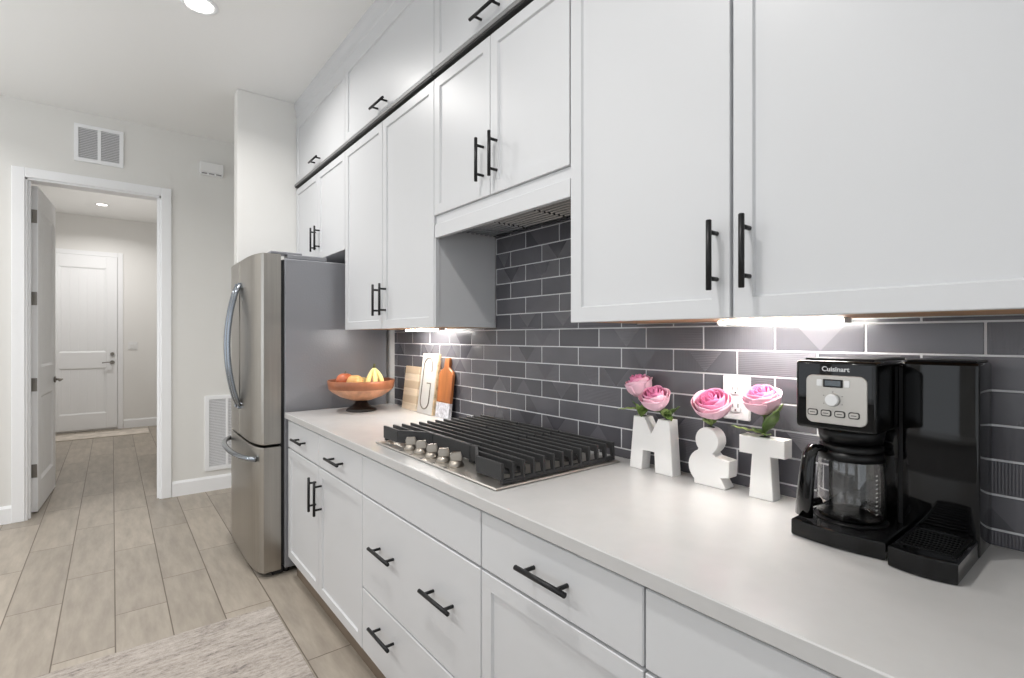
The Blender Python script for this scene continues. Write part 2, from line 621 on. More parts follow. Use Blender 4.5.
def lever(px, z, y, side, dirx):
    b = MB()
    b.cyl((px, y, z), (px, y + side * .012, z), .027, seg=24, bev=.003)
    b.cyl((px, y, z), (px, y + side * .055, z), .009)
    b.tube([(px, y + side * .052, z), (px + dirx * .05, y + side * .055, z + .004), (px + dirx * .115, y + side * .050, z - .004)], .009, flat=.8)
    return b


# open door, hinged on the left jamb and swung back into the hallway
door = thing('door_1', 'white two-panel door standing open into the hallway on the left jamb', 'door', (-.440, 5.236, .012), math.radians(86.5), kind='structure')
build(panel_door(.785, 2.46, .04), 'door_leaf', 'trim', door, local=True)
build(lever(.715, .95, 0, -1, -1), 'door_handle', 'nickel', door, local=True)
build(lever(.715, .95, .04, 1, -1), 'door_handle', 'nickel', door, local=True)
for hz in (.31, .96, 1.61, 2.23):
    b = MB()
    b.box(-.003, .0, .004, .036, hz - .05, hz + .05)
    b.cyl((-.006, .046, hz - .052), (-.006, .046, hz + .052), .0075)
    b.box(-.045, -.003, .046, .049, hz - .05, hz + .05)
    build(b, 'hinge', 'nickel', door, local=True)
# closed door at the end of the hallway
door = thing('door_2', 'closed white two-panel door at the end of the hallway', 'door', (BX0 + .004, YH - .03, .03), 0, kind='structure')
build(panel_door(BX1 - BX0 - .008, BZ - .034, .038), 'door_leaf', 'trim', door, local=True)
build(lever(BX1 - BX0 - .065, .94, 0, -1, -1), 'door_handle', 'nickel', door, local=True)
build(MB().cyl((BX1 - BX0 - .065, 0, 1.06), (BX1 - BX0 - .065, -.02, 1.06), .024, seg=20, bev=.003), 'deadbolt', 'nickel', door, local=True)

# ------------------------------------------------------------------ tiled backsplash
XT = 1.386
TZ0, TH, TL = 1.293, .0694, .2075
GR = .0044


def tiled(regions):
    b = MB()
    for (ya, yb, za, zb) in regions:
        b.box(XT + .0012, XW, ya, yb, za, zb, 0, 0)
        r0 = math.floor((za - TZ0) / TH)
        r1 = math.ceil((zb - TZ0) / TH)
        for r in range(r0, r1):
            z0, z1 = max(TZ0 + r * TH + GR / 2, za), min(TZ0 + (r + 1) * TH - GR / 2, zb)
            if z1 - z0 < .004:
                continue
            off = .422 + (0 if r % 2 == 0 else TL / 2)
            k0 = math.floor((ya - off) / TL)
            k1 = math.ceil((yb - off) / TL)
            for k in range(k0, k1):
                y0, y1 = max(off + k * TL + GR / 2, ya), min(off + (k + 1) * TL - GR / 2, yb)
                if y1 - y0 < .004:
                    continue
                rg = random.Random(r * 977 + k * 31 + 5)
                b.box(XT, XT + .006, y0, y1, z0, z1, .0008, rg.choice((1, 1, 2)))
                pat = rg.random()
                x = XT - .0004
                e = .0012
                A, B_, Cc, D = (x, y0 + e, z0 + e), (x, y1 - e, z0 + e), (x, y1 - e, z1 - e), (x, y0 + e, z1 - e)
                if pat < .22:
                    b.poly([A, D, Cc, B_], rg.choice((3, 4)))
                elif pat < .62:
                    w = min(.055, (y1 - y0) * .45)
                    ym = y0 + (y1 - y0) * rg.uniform(.38, .62)
                    m1, m2 = rg.sample((1, 2, 3, 4), 2)
                    up = rg.random() < .5
                    if up:
                        P, L, R = (x, ym, z1 - e), (x, max(y0 + e, ym - w), z0 + e), (x, min(y1 - e, ym + w), z0 + e)
                        b.poly([L, P, R], m1)
                        b.poly([A, D, P, L], m2)
                        if rg.random() < .5:
                            b.poly([R, P, Cc, B_], m2)
                    else:
                        P, L, R = (x, ym, z0 + e), (x, max(y0 + e, ym - w), z1 - e), (x, min(y1 - e, ym + w), z1 - e)
                        b.poly([L, R, P], m1)
                        if rg.random() < .5:
                            b.poly([A, D, L, P], m2)
                        b.poly([P, R, Cc, B_], m2)
    return b


struct(tiled([(-.75, 2.945, .9145, 1.3725), (1.084, 1.880, 1.3725, 1.80)]), 'wall_backsplash', ['grout', 'tile', 'tile2', 'ribv', 'ribh'],
       'charcoal glazed brick-bond tile backsplash with pale grout', 'backsplash')


# ------------------------------------------------------------------ cabinet kit
def shaker(y0, y1, z0, z1, xf, t=.02, st=.058, rec=.007):
    """Recessed-panel door facing -x."""
    tb = bmesh.new()
    bmesh.ops.create_cube(tb, size=1)
    for v in tb.verts:
        v.co = Vector((xf + t / 2 + v.co.x * t, (y0 + y1) / 2 + v.co.y * (y1 - y0), (z0 + z1) / 2 + v.co.z * (z1 - z0)))
    bmesh.ops.bevel(tb, geom=list(tb.edges), offset=.0015, segments=1, affect='EDGES')
    tb.faces.ensure_lookup_table()
    f = max((q for q in tb.faces if q.normal.x < -.99), key=lambda q: q.calc_area())
    bmesh.ops.inset_region(tb, faces=[f], thickness=st, depth=0)
    bmesh.ops.inset_region(tb, faces=[f], thickness=.005, depth=-rec)
    b = MB()
    return b._merge(tb, 0, False)


def slab(y0, y1, z0, z1, xf, t=.02):
    return MB().box(xf, xf + t, y0, y1, z0, z1, .0025)


def pull_v(y, zc, xf, L=.158):
    b = MB()
    b.cyl((xf - .034, y, zc - L / 2), (xf - .034, y, zc + L / 2), .0062, seg=14, bev=.001)
    for z in (zc - L * .33, zc + L * .33):
        b.cyl((xf - .034, y, z), (xf, y, z), .005, seg=12)
    return b


def pull_h(yc, z, xf, L=.165):
    b = MB()
    b.cyl((xf - .034, yc - L / 2, z), (xf - .034, yc + L / 2, z), .0062, seg=14, bev=.001)
    for y in (yc - L * .33, yc + L * .33):
        b.cyl((xf - .034, y, z), (xf, y, z), .005, seg=12)
    return b


def carcass(y0, y1, z0, z1, xf, open_=None):
    b = MB()
    b.box(xf + .0205, XW - .006, y0 + .001, y1 - .001, z0, z1, .001)
    return b


RV = .0022
XB = .765         # face of the base fronts
XU = 1.066        # face of the upper fronts

# ---- base cabinets
gB = 'base cabinets under the white countertop'


def base_cab(y0, y1, label):
    t = thing('base_cabinet', label, 'cabinet', ((XB + XW) / 2, (y0 + y1) / 2, 0), group=gB)
    build(carcass(y0, y1, .105, .881, XB), 'body', 'cab', t)
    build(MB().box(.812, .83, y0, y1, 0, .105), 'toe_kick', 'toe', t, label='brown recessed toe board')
    return t


ZD0, ZD1 = .724, .872     # top drawer row
ZL = .118
t = base_cab(1.915, 2.972, 'white base cabinet next to the fridge, two drawers over two doors')
for (a, c_, hy) in ((1.915, 2.4435, 2.43), (2.4435, 2.972, 2.43)):
    d = build(slab(a + RV, c_ - RV, ZD0, ZD1, XB), 'drawer', 'cab', t)
    build(pull_h((a + c_) / 2, .797, XB), 'pull', 'black', d)
for (a, c_, hy) in ((1.915, 2.4435, 2.4435 - .041), (2.4435, 2.972, 2.4435 + .041)):
    d = build(shaker(a + RV, c_ - RV, ZL, .717, XB), 'door', 'cab', t)
    build(pull_v(hy, .585, XB, .162), 'pull', 'black', d)

t = base_cab(1.104, 1.915, 'white base cabinet under the gas cooktop with two wide drawers below a plain front')
build(slab(1.104 + RV, 1.915 - RV, ZD0, ZD1, XB), 'false_front', 'cab', t)
for z0, z1, hz in ((.362, .717, .562), (ZL, .356, .27)):
    d = build(slab(1.104 + RV, 1.915 - RV, z0, z1, XB), 'drawer', 'cab', t)
    for hy in (1.69, 1.30):
        build(pull_h(hy, hz, XB, .17), 'pull', 'black', d)

t = base_cab(.581, 1.104, 'white base cabinet right of the cooktop, one drawer over one recessed-panel door')
d = build(slab(.581 + RV, 1.104 - RV, ZD0, ZD1, XB), 'drawer', 'cab', t)
build(pull_h(.835, .799, XB, .165), 'pull', 'black', d)
d = build(shaker(.581 + RV, 1.104 - RV, ZL, .717, XB), 'door', 'cab', t)
build(pull_v(.63, .60, XB), 'pull', 'black', d)

t = base_cab(-.34, .581, 'white base cabinet nearest the camera, below the coffee maker')
d = build(slab(-.34 + RV, .581 - RV, ZD0, ZD1, XB), 'drawer', 'cab', t)
build(pull_h(.12, .799, XB, .165), 'pull', 'black', d)
for a, c_, hy in ((-.34, .1205, .08), (.1205, .581, .16)):
    d = build(shaker(a + RV, c_ - RV, ZL, .717, XB), 'door', 'cab', t)
    build(pull_v(hy, .60, XB), 'pull', 'black', d)

solo(MB().box(.75, XT + .002, -.72, 2.985, .882, .914, .0025), 'countertop', 'quartz',
     'long white quartz countertop running from the fridge past the coffee maker', 'countertop', (1.07, 1.13, .882))

# ---- upper cabinets
gU = 'wall cabinets in the lower row'
ZT = 2.418        # top of the lower row
ZB = 1.374


def upper(y0, y1, z0, z1, label, group, xf=XU, bottom='under'):
    t = thing('wall_cabinet', label, 'cabinet', ((xf + XW) / 2, (y0 + y1) / 2, z0), group=group)
    build(carcass(y0, y1, z0 + .004, z1, xf), 'body', 'cab', t)
    if bottom:
        build(MB().box(xf + .022, XT - .002, y0 + .018, y1 - .018, z0 + .001, z0 + .004), 'bottom_panel', bottom, t, label='raw wood underside')
    return t


def two_doors(t, y0, y1, z0, z1, hz, xf=XU, gap=.041):
    ym = (y0 + y1) / 2
    for a, c_, hy in ((y0, ym, ym - gap), (ym, y1, ym + gap)):
        d = build(shaker(a + RV, c_ - RV, z0, z1, xf), 'door', 'cab', t)
        build(pull_v(hy, hz, xf), 'pull', 'black', d)


t = upper(2.926, YS, 1.846, ZT, 'white two-door wall cabinet above the stainless fridge', gU, bottom=None)
two_doors(t, 2.926, YS - .002, 1.842, ZT - .003, 1.975)
t = upper(1.886, 2.926, ZB, ZT, 'tall white two-door wall cabinet above the fruit bowl and cutting boards', gU)
two_doors(t, 1.886, 2.926, ZB - .001, ZT - .003, 1.517)
t = upper(.07, 1.076, ZB, ZT, 'tall white two-door wall cabinet above the letter vases and coffee maker', gU)
for a, c_, hy in ((.07, .577, .537), (.577, 1.076, .611)):
    d = build(shaker(a + RV + (.0015 if a > .5 else 0), c_ - RV - (0 if a > .5 else .0015), ZB - .001, ZT - .003, XU), 'door', 'cab', t)
    build(pull_v(hy, 1.511, XU, .155), 'pull', 'black', d)

# cabinet over the range hood with its valance and side cheeks
t = thing('hood_cabinet', 'white two-door cabinet above the cooktop with a valance hiding the hood', 'cabinet', ((XU + XW) / 2, 1.478, ZB), group=gU)
build(MB().box(XU + .0205, XW - .006, 1.0775, 1.885, 1.83, ZT, .001), 'body', 'cab', t)
two_doors(t, 1.0775, 1.886, 1.842, ZT - .003, 1.972)
b = MB()
b.box(XU + .010, XU + .03, 1.0775, 1.884, 1.803, 1.8405)
build(b, 'frieze', 'cab', t)
build(MB().box(XU + .001, XU + .022, 1.0775, 1.880, 1.747, 1.803, .0015), 'valance', 'cab', t)
for y0, y1 in ((1.880, 1.8855),):
    b = MB()
    b.box(XU + .0225, XT - .002, y0, y1, ZB, 1.83, .001)
    b.box(XU + .002, XU + .022, y0 - (.004 if y0 > 1.5 else 0), y1 + (0 if y0 > 1.5 else .004), ZB, 1.7465, .001)
    b.box(XU + .02, XT - .004, y0 - (.004 if y0 > 1.5 else 0), y1 + (0 if y0 > 1.5 else .004), ZB, ZB + .02, .001)
    build(b, 'side_panel', 'cab', t)

# range hood insert between the cheeks
t = thing('range_hood', 'stainless range hood insert with slatted filters tucked behind the white valance', 'range hood', (1.235, 1.485, 1.79))
b = MB()
b.box(XU + .032, XT - .003, 1.086, 1.870, 1.79, 1.829, .002)
build(b, 'housing', 'filter', t)
for k, (y0, y1) in enumerate(((1.13, 1.36), (1.37, 1.60), (1.61, 1.84))):
    b = MB()
    for i in range(9):
        x = 1.125 + i * .024
        b.prism([(x, 1.786), (x + .004, 1.779), (x + .013, 1.779), (x + .017, 1.786), (x + .017, 1.7895), (x, 1.7895)], 'y', y0, y1)
    b.box(1.115, 1.122, y0, y1, 1.778, 1.7895)
    b.box(1.342, 1.349, y0, y1, 1.778, 1.7895)
    build(b, 'filter', 'filter', t)

# ---- top row
gT = 'cabinets in the top row below the ceiling'
ZT0, ZT1 = 2.462, 2.90
for y0, y1, lab in ((2.926, YS - .002, 'white top-row cabinet high above the fridge with one short pull'),
                    (1.886, 2.926, 'white top-row cabinet above the tall doors over the fruit bowl'),
                    (1.076, 1.886, 'white top-row cabinet above the range hood cabinet'),
                    (.07, 1.076, 'white top-row cabinet above the letter vases, just over the photo edge')):
    t = thing('top_cabinet', lab, 'cabinet', ((XU + XW) / 2, (y0 + y1) / 2, ZT0), group=gT)
    build(carcass(y0, y1, ZT0 - .0, ZT1, XU), 'body', 'cab', t)
    d = build(shaker(y0 + RV, y1 - RV, ZT0 + .002, ZT1 - .004, XU), 'door', 'cab', t)
    build(pull_h((y0 + y1) / 2, 2.496, XU, .165), 'pull', 'black', d)
# crown above the top row
b = MB()
b.prism([(XW, ZT1), (XU + .006, ZT1), (XU + .006, 2.945), (XU + .001, 2.952), (XU + .001, 2.985), (XU - .012, 3.02), (XU - .012, ZC), (XW, ZC)], 'y', .07, YS)
struct(b, 'trim_3', 'cab', 'white stepped crown trim between top cabinets and ceiling', 'trim')
# dark rail between the two rows
t = thing('accent_rail', 'dark grey metal rail running between the two rows of wall cabinets', 'rail', (XU, 2.0, 2.42))
for y0, y1 in ((1.889, YS - .004), (.07, 1.883)):
    b = MB()
    b.box(XU - .011, XU + .02, y0, y1, 2.436, 2.452, .001, 0)
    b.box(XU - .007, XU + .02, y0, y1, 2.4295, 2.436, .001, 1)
    build(b, 'rail_length', ['rail', 'rail_dark'], t)

# ---- under-cabinet lights
gL = 'light bars under the wall cabinets'
for y0, y1, lab in ((.428, .722, 'glowing white light bar under the cabinet above the coffee maker'),
                    (2.20, 2.555, 'glowing white light bar under the cabinet above the cutting boards')):
    t = thing('light_bar', lab, 'light', (1.285, (y0 + y1) / 2, 1.36), group=gL)
    b = MB()
    b.box(1.268, 1.302, y0, y1, 1.371, 1.3745)
    b.box(1.267, 1.303, y0 - .004, y0, 1.3635, 1.3745)
    b.box(1.267, 1.303, y1, y1 + .004, 1.3635, 1.3745)
    build(b, 'housing', 'white_plastic', t)
    build(MB().box(1.269, 1.301, y0 + .0005, y1 - .0005, 1.3645, 1.3712, .002), 'diffuser', 'led', t)

# ------------------------------------------------------------------ refrigerator
FY0, FY1 = 3.03, 3.90
FX = .648
t = thing('refrigerator', 'stainless French-door fridge with bottom freezer drawer at the end of the counter', 'refrigerator', (1.0, 3.46, 0))
b = MB()
b.box(.762, 1.375, FY0 + .004, FY1 - .004, .03, 1.775, .006, 0)
build(b, 'body', ['fridge_side'], t, label='grey textured side of the case')
b = MB()
b.box(.742, .763, FY0 + .02, FY1 - .02, .05, 1.765, 0)
build(b, 'gasket', 'fridge_dark', t)
b = MB()
b.box(.70, .757, FY0 + .02, FY1 - .02, .004, .045, .004)
build(b, 'base_grille', 'fridge_dark', t)
for yy in (FY0 + .05, FY1 - .05):
    for xx in (.78, 1.30):
        build(MB().cyl((xx, yy, 0), (xx, yy, .032), .018, seg=16), 'foot', 'fridge_dark', t)
YM = 3.465


def bow(y):       # bowed front shared by the doors and the freezer drawer
    u = (y - YM) / (FY1 - YM)
    return FX - .036 * (1 - abs(u) ** 5)


def front(y0, y1, z0, z1):
    n = 30
    pts = [(bow(y0 + (y1 - y0) * i / n), y0 + (y1 - y0) * i / n) for i in range(n + 1)]
    pts[0] = (pts[0][0] + .006, pts[0][1])
    pts[-1] = (pts[-1][0] + .006, pts[-1][1])
    pts += [(.742, y1), (.742, y0)]
    return MB().prism(pts, 'z', z0, z1, bev=.006, seg=2)


def bow_handle_v(y):
    n = 14
    pts = []
    for i in range(n + 1):
        u = i / n
        pts.append((bow(y) - .006 - (.062 * math.sin(math.pi * u) ** .75), y, .915 + .735 * u))
    b = MB()
    b.tube(pts, .020, flat=.62, seg=12, up=(1, 0, .001))
    b.box(bow(y) - .02, bow(y) + .004, y - .014, y + .014, .900, .935, .004)
    b.box(bow(y) - .02, bow(y) + .004, y - .014, y + .014, 1.625, 1.658, .004)
    return b


for y0, y1, hy in ((FY0, YM - .003, YM - .04), (YM + .003, FY1, YM + .04)):
    d = build(front(y0, y1, .735, 1.795), 'door', 'steel', t)
    build(bow_handle_v(hy), 'handle', 'steel_handle', d)
d = build(front(FY0, FY1, .030, .722), 'freezer_drawer', 'steel', t)
b = MB()
n = 16
b.tube([(bow(FY0 + .05 + (FY1 - FY0 - .10) * i / n) - .008 - .055 * math.sin(math.pi * i / n) ** .6, FY0 + .05 + (FY1 - FY0 - .10) * i / n, .655) for i in range(n + 1)],
       .016, flat=.9, seg=12)
build(b, 'handle', 'steel_handle', d)
for yy in (FY0 + .05, FY1 - .05):
    b = MB()
    b.box(.69, .86, yy - .035, yy + .035, 1.7955, 1.812, .004)
    b.box(.78, 1.0, yy - .04, yy + .04, 1.775, 1.80, .004)
    build(b, 'hinge_cover', 'fridge_side', t)

# ------------------------------------------------------------------ gas cooktop
CX0, CX1, CY0, CY1 = .812, 1.325, 1.102, 1.90
t = thing('gas_cooktop', 'stainless five-burner gas cooktop with black cast-iron grates set in the counter', 'cooktop', (1.07, 1.5, .914))
b = MB()
b.prism([(CX0, CY0), (CX1, CY0), (CX1, CY1), (CX0, CY1)], 'z', .9145, .921, bev=.004)
build(b, 'steel_top', 'steel_top', t)
for x, y, r in ((.965, 1.245, .042), (1.20, 1.245, .036), (1.12, 1.50, .055), (.965, 1.755, .036), (1.20, 1.755, .042)):
    b = MB()
    b.lathe([(r + .012, 0), (r + .012, .008), (r, .014), (r, .019), (0, .019)], (x, y, .921), 28, 0)
    b.lathe([(r * .86, .019), (r * .86, .025), (r * .78, .029), (0, .030)], (x, y, .921), 28, 1)
    build(b, 'burner', ['iron', 'iron'], t)
GZ0, GZ1 = .948, .982
xs = [.845 + i * .0385 for i in range(13)]


def grate(y0, y1, fr):
    """fr: front plate as plan points (x, y) from high y to low y."""
    b = MB()
    pl = fr
    for i in range(len(pl) - 1):
        (xa, ya), (xb, yb) = pl[i], pl[i + 1]
        dx, dy = xb - xa, yb - ya
        L = math.hypot(dx, dy)
        nx, ny = -dy / L * .0045, dx / L * .0045
        b.prism([(xa + nx, ya + ny), (xb + nx, yb + ny), (xb - nx, yb - ny), (xa - nx, ya - ny)], 'z', .934, GZ1, bev=.0015)

    def front_x(y):
        for i in range(len(pl) - 1):
            (xa, ya), (xb, yb) = pl[i], pl[i + 1]
            if min(ya, yb) - 1e-6 <= y <= max(ya, yb) + 1e-6:
                return xa + (xb - xa) * ((y - ya) / (yb - ya) if abs(yb - ya) > 1e-6 else 0)
        return pl[0][0]
    for k, x in enumerate(xs):
        if k == 0:
            continue
        ya, yb = y0, y1                        # clip the bar to the plate
        S = [y0 + (y1 - y0) * i / 60 for i in range(61)]
        S = [y for y in S if front_x(y) < x - .004]
        if len(S) < 3:
            continue
        ya, yb = S[0], S[-1]
        lo, hi = (ya <= y0 + .002), (yb >= y1 - .002)
        prof = [(ya, GZ1 - .001)]
        if lo:
            prof = [(y0 - .0, GZ1), (y0 - .002, .926), (y0 + .010, .926), (y0 + .016, GZ0 + .012)]
        else:
            prof = [(ya, GZ1), (ya, GZ0 + .012)]
        if hi:
            prof += [(y1 - .016, GZ0 + .012), (y1 - .010, .926), (y1 + .002, .926), (y1, GZ1)]
        else:
            prof += [(yb, GZ0 + .012), (yb, GZ1)]
        b.prism(prof, 'x', x - .0042, x + .0042, bev=.0012)
    ym = (y0 + y1) / 2
    xf = max(front_x(y0 + .01), front_x(y1 - .01), front_x(ym))
    for yy in (y0 + .006, y1 - .006):          # side rails at the feet
        b.box(max(front_x(yy), .845), xs[-1] + .004, yy - .006, yy + .006, .924, .936)
    for yy in (ym - .05, ym + .05):            # cross ribs
        b.box(max(front_x(yy), .85) + .0, xs[-1], yy - .004, yy + .004, GZ0 + .006, GZ0 + .016)
    for xx in (front_x(ym) + .03, xs[-1] - .02):
        for yy in (y0 + .012, y1 - .012):
            b.cyl((max(xx, front_x(yy) + .012), yy, .9215), (max(xx, front_x(yy) + .012), yy, .93), .008, seg=10)
    return b


for y0, y1, fr in ((1.622, 1.885, [(.845, 1.885), (.845, 1.765), (.915, 1.655), (.915, 1.622)]),
                   (1.378, 1.618, [(.915, 1.618), (.915, 1.378)]),
                   (1.115, 1.374, [(.915, 1.374), (.915, 1.345), (.845, 1.238), (.845, 1.115)])):
    build(grate(y0, y1, fr), 'grate', 'iron', t)
for y in (1.69, 1.612, 1.534, 1.456, 1.38):
    b = MB()
    x = .860
    b.lathe([(.0, 0), (.026, 0), (.026, .006), (.022, .011), (.020, .017), (.0, .018)], (x, y, .921), 28, 0)
    # raised grip blade, turned a little towards the room
    k_ = MB()
    k_.prism([(-.017, .010), (.017, .010), (.020, .032), (.015, .044), (-.015, .044), (-.020, .032)], 'y', -.0065, .0065, bev=.0025, seg=2)
    bmesh.ops.transform(k_.bm, matrix=Matrix.Translation((x, y, .921)) @ Matrix.Rotation(math.radians(-28), 4, 'Z'), verts=k_.bm.verts)
    b._merge(k_.bm, 0, None)
    build(b, 'control_knob', 'knob', t)
    build(MB().box(x - .046, x - .034, y - .002, y + .002, .921, .9216), 'dial_mark', 'black', t)

# ------------------------------------------------------------------ wall and ceiling fittings


def can_light(x, y, label, power=CAN_W, r=.085, spread=150):
    t = thing('ceiling_light', label, 'light', (x, y, ZC), group='recessed ceiling lights')
    b = MB()
    b.lathe([(r, 0), (r, -.004), (r * .78, -.008), (r * .74, -.002), (r * .74, 0)], (x, y, ZC), 40)
    build(b, 'trim_ring', 'trim', t)
    b = MB()
    b.lathe([(0, -.0015), (r * .75, -.0015), (r * .75, -.0005), (0, -.0005)], (x, y, ZC), 40)
    build(b, 'diffuser', 'diff', t)
    ld = bpy.data.lights.new('can_lamp', 'AREA')
    ld.shape = 'DISK'
    ld.size = r * 1.4
    ld.energy = power
    ld.color = (1, .978, .95)
    ld.spread = math.radians(spread)
    lo = bpy.data.objects.new('can_lamp', ld)
    C.objects.link(lo)
    lo.parent = t
    lo.location = (0, 0, -.012)
    return t


can_light(.355, 3.06, 'round recessed light in the kitchen ceiling near the top edge')
can_light(-.10, 8.45, 'round recessed light in the hallway ceiling', CAN_W * 1.0, r=.075)
for (x, y) in ((.05, .95), (-1.4, 4.35), (-1.55, 2.5), (-1.55, .95)):  # the lamp nearest the far wall is added, unseen, to brighten it
    can_light(x, y, 'round recessed light in the kitchen ceiling out of view')


def louvre_panel(b, x0, x1, z0, z1, y, pitch, mi=0):
    n = int((z1 - z0) / pitch)
    for i in range(n):
        z = z0 + (i + .5) * (z1 - z0) / n
        b.prism([(y - .010, z - .0045), (y - .0085, z - .006), (y - .002, z + .002), (y - .0035, z + .0045)], 'x', x0, x1, mi=mi)


t = thing('air_vent', 'square white two-panel return air vent high on the wall above the doorway', 'vent', (-.08, YF, 2.674))
b = MB()
x0, x1, z0, z1 = -.226, .072, 2.672, 2.955
for a in ((x0, x1, z0, z0 + .026), (x0, x1, z1 - .026, z1), (x0, x0 + .026, z0 + .026, z1 - .026), (x1 - .026, x1, z0 + .026, z1 - .026), (-.088, -.066, z0 + .026, z1 - .026)):
    b.box(a[0], a[1], YF - .014, YF, a[2], a[3], .0012)
build(b, 'frame', 'trim', t)
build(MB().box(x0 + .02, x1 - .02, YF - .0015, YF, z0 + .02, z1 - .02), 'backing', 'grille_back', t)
for a, c_ in ((x0 + .026, -.088), (-.066, x1 - .026)):
    b = MB()
    louvre_panel(b, a, c_, z0 + .026, z1 - .026, YF, .0125)
    build(b, 'louvres', 'louvre', t)

t = thing('air_vent', 'tall white louvred air vent low on the wall beside the fridge', 'vent', (.75, YF, .18))
x0, x1, z0, z1 = .628, .875, .175, .822
b = MB()
for a in ((x0, x1, z0, z0 + .032), (x0, x1, z1 - .032, z1), (x0, x0 + .032, z0 + .032, z1 - .032), (x1 - .032, x1, z0 + .032, z1 - .032), (.788, .806, z0 + .032, z1 - .032)):
    b.box(a[0], a[1], YF - .014, YF, a[2], a[3], .0012)
build(b, 'frame', 'trim', t)
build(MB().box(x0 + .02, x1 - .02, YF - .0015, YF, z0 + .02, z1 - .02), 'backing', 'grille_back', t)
for a, c_ in ((x0 + .032, .788), (.806, x1 - .032)):
    b = MB()
    louvre_panel(b, a, c_, z0 + .032, z1 - .032, YF, .0135)
    build(b, 'louvres', 'louvre', t)

t = thing('door_chime', 'small white door chime box mounted high on the wall near the fridge', 'chime', (.676, YF, 2.725))
build(MB().box(.588, .766, YF - .05, YF, 2.742, 2.832, .006), 'cover', 'white_plastic', t)
b = MB()
b.box(.594, .760, YF - .044, YF, 2.726, 2.7415, .003)
build(b, 'base', 'trim', t)
b = MB()
for k in range(3):
    b.box(.60 + k * .054, .640 + k * .054, YF - .0455, YF - .0442, 2.7285, 2.7385)
build(b, 'slots_or_shade', 'grille_back', t)  # grey marks painted in for the shading along the chime bottom

t = thing('light_switch', 'white light switch plate on the hallway end wall beside the closed door', 'switch', (.243, YH, 1.15))
build(MB().box(.185, .301, YH - .008, YH, 1.145, 1.262, .003), 'plate', 'white_plastic', t)
for xx in (.22, .266):
    build(MB().box(xx - .016, xx + .016, YH - .013, YH - .007, 1.17, 1.237, .002), 'rocker', 'white_plastic', t)

t = thing('wall_outlet', 'white duplex outlet on the dark tiles behind the flower vases', 'outlet', (XT, .731, 1.1))
oy0, oy1, oz0, oz1 = .692, .772, 1.098, 1.221
build(MB().box(XT - .0085, XT - .001, oy0, oy1, oz0, oz1, .003), 'plate', 'white_plastic', t)
for zc in (1.135, 1.184):
    b = MB()
    pts = []
    for k in range(28):
        a = 2 * math.pi * k / 28
        pts.append((.732 + .0175 * math.cos(a), zc + max(-.0145, min(.0145, .0175 * math.sin(a)))))
    b.prism(pts, 'x', XT - .0115, XT - .008, bev=.0008)
    rc = build(b, 'receptacle', 'white_plastic', t)
    b = MB()
    b.box(XT - .0122, XT - .0112, .7235, .7255, zc - .002, zc + .008)
    b.box(XT - .0122, XT - .0112, .7385, .7405, zc - .002, zc + .007)
    b.cyl((XT - .0122, .732, zc - .009), (XT - .0112, .732, zc - .009), .0026, seg=12)
    build(b, 'slots_or_shade', 'slot', rc)

# unseen island box added across the aisle to block low light
t = thing('added_island', 'unseen white island box added across the aisle to block low light', 'island', (-1.25, .9, 0))
build(MB().box(-1.65, -.88, -.7, 2.2, 0, .88, .003), 'body', 'cab', t)
build(MB().box(-1.70, -.84, -.75, 2.25, .88, .914, .003), 'worktop', 'quartz', t)
# ------------------------------------------------------------------ rugs
solo(MB().box(-.62, .622, 1.0, 2.70, 0, .009, .003), 'rug', 'rug', 'greige distressed rug on the tile floor in front of the cooktop', 'rug', (0, 1.85, 0))
solo(MB().box(-.60, .41, 8.66, 9.12, 0, .008, .003), 'door_mat', 'mat', 'small beige mat in front of the closed hallway door', 'mat', (-.1, 8.9, 0))

# ------------------------------------------------------------------ fruit bowl
bx, by, bz = 1.115, 2.800, .9142
t = thing('fruit_bowl', 'wooden pedestal fruit bowl with a black foot next to the fridge', 'bowl', (bx, by, bz))
b = MB()
b.lathe([(0, 0), (.082, 0), (.085, .006), (.078, .014), (.055, .026), (.036, .042), (.030, .060), (0, .062)], (bx, by, bz), 40)
build(b, 'foot', 'bowl_foot', t)
b = MB()
b.lathe([(0, .058), (.06, .062), (.115, .082), (.160, .110), (.178, .128), (.185, .172), (.181, .175), (.175, .172), (.168, .132), (.150, .116), (.10, .090), (.05, .074), (0, .072)],
        (bx, by, bz), 56, mis=[0, 0, 0, 0, 1, 1, 1, 1, 1, 1, 1, 1])
build(b, 'bowl', ['bowl_wood', 'bowl_dark'], t)


def fruit(name, c, r, m, label, cat, sc=(1, 1, .92), stem=True):
    t = thing(name, label, cat, (c[0], c[1], c[2] - r * sc[2]))
    b = MB()
    prof = []
    for i in range(17):
        a = -math.pi / 2 + math.pi * i / 16
        dip = .16 * r * math.exp(-((math.pi / 2 - abs(a)) / .28) ** 2)
        prof.append((r * math.cos(a) if 0 < i < 16 else 0, r * sc[2] * math.sin(a) - math.copysign(dip, a)))
    b.lathe(prof, c, 24)
    build(b, 'flesh', m, t)
    if stem:
        build(MB().tube([(c[0], c[1], c[2] + r * .70), (c[0] + .002, c[1], c[2] + r * .95), (c[0] + .006, c[1], c[2] + r * 1.12)], .0018, seg=8), 'stem', 'banana_tip', t)
    return t


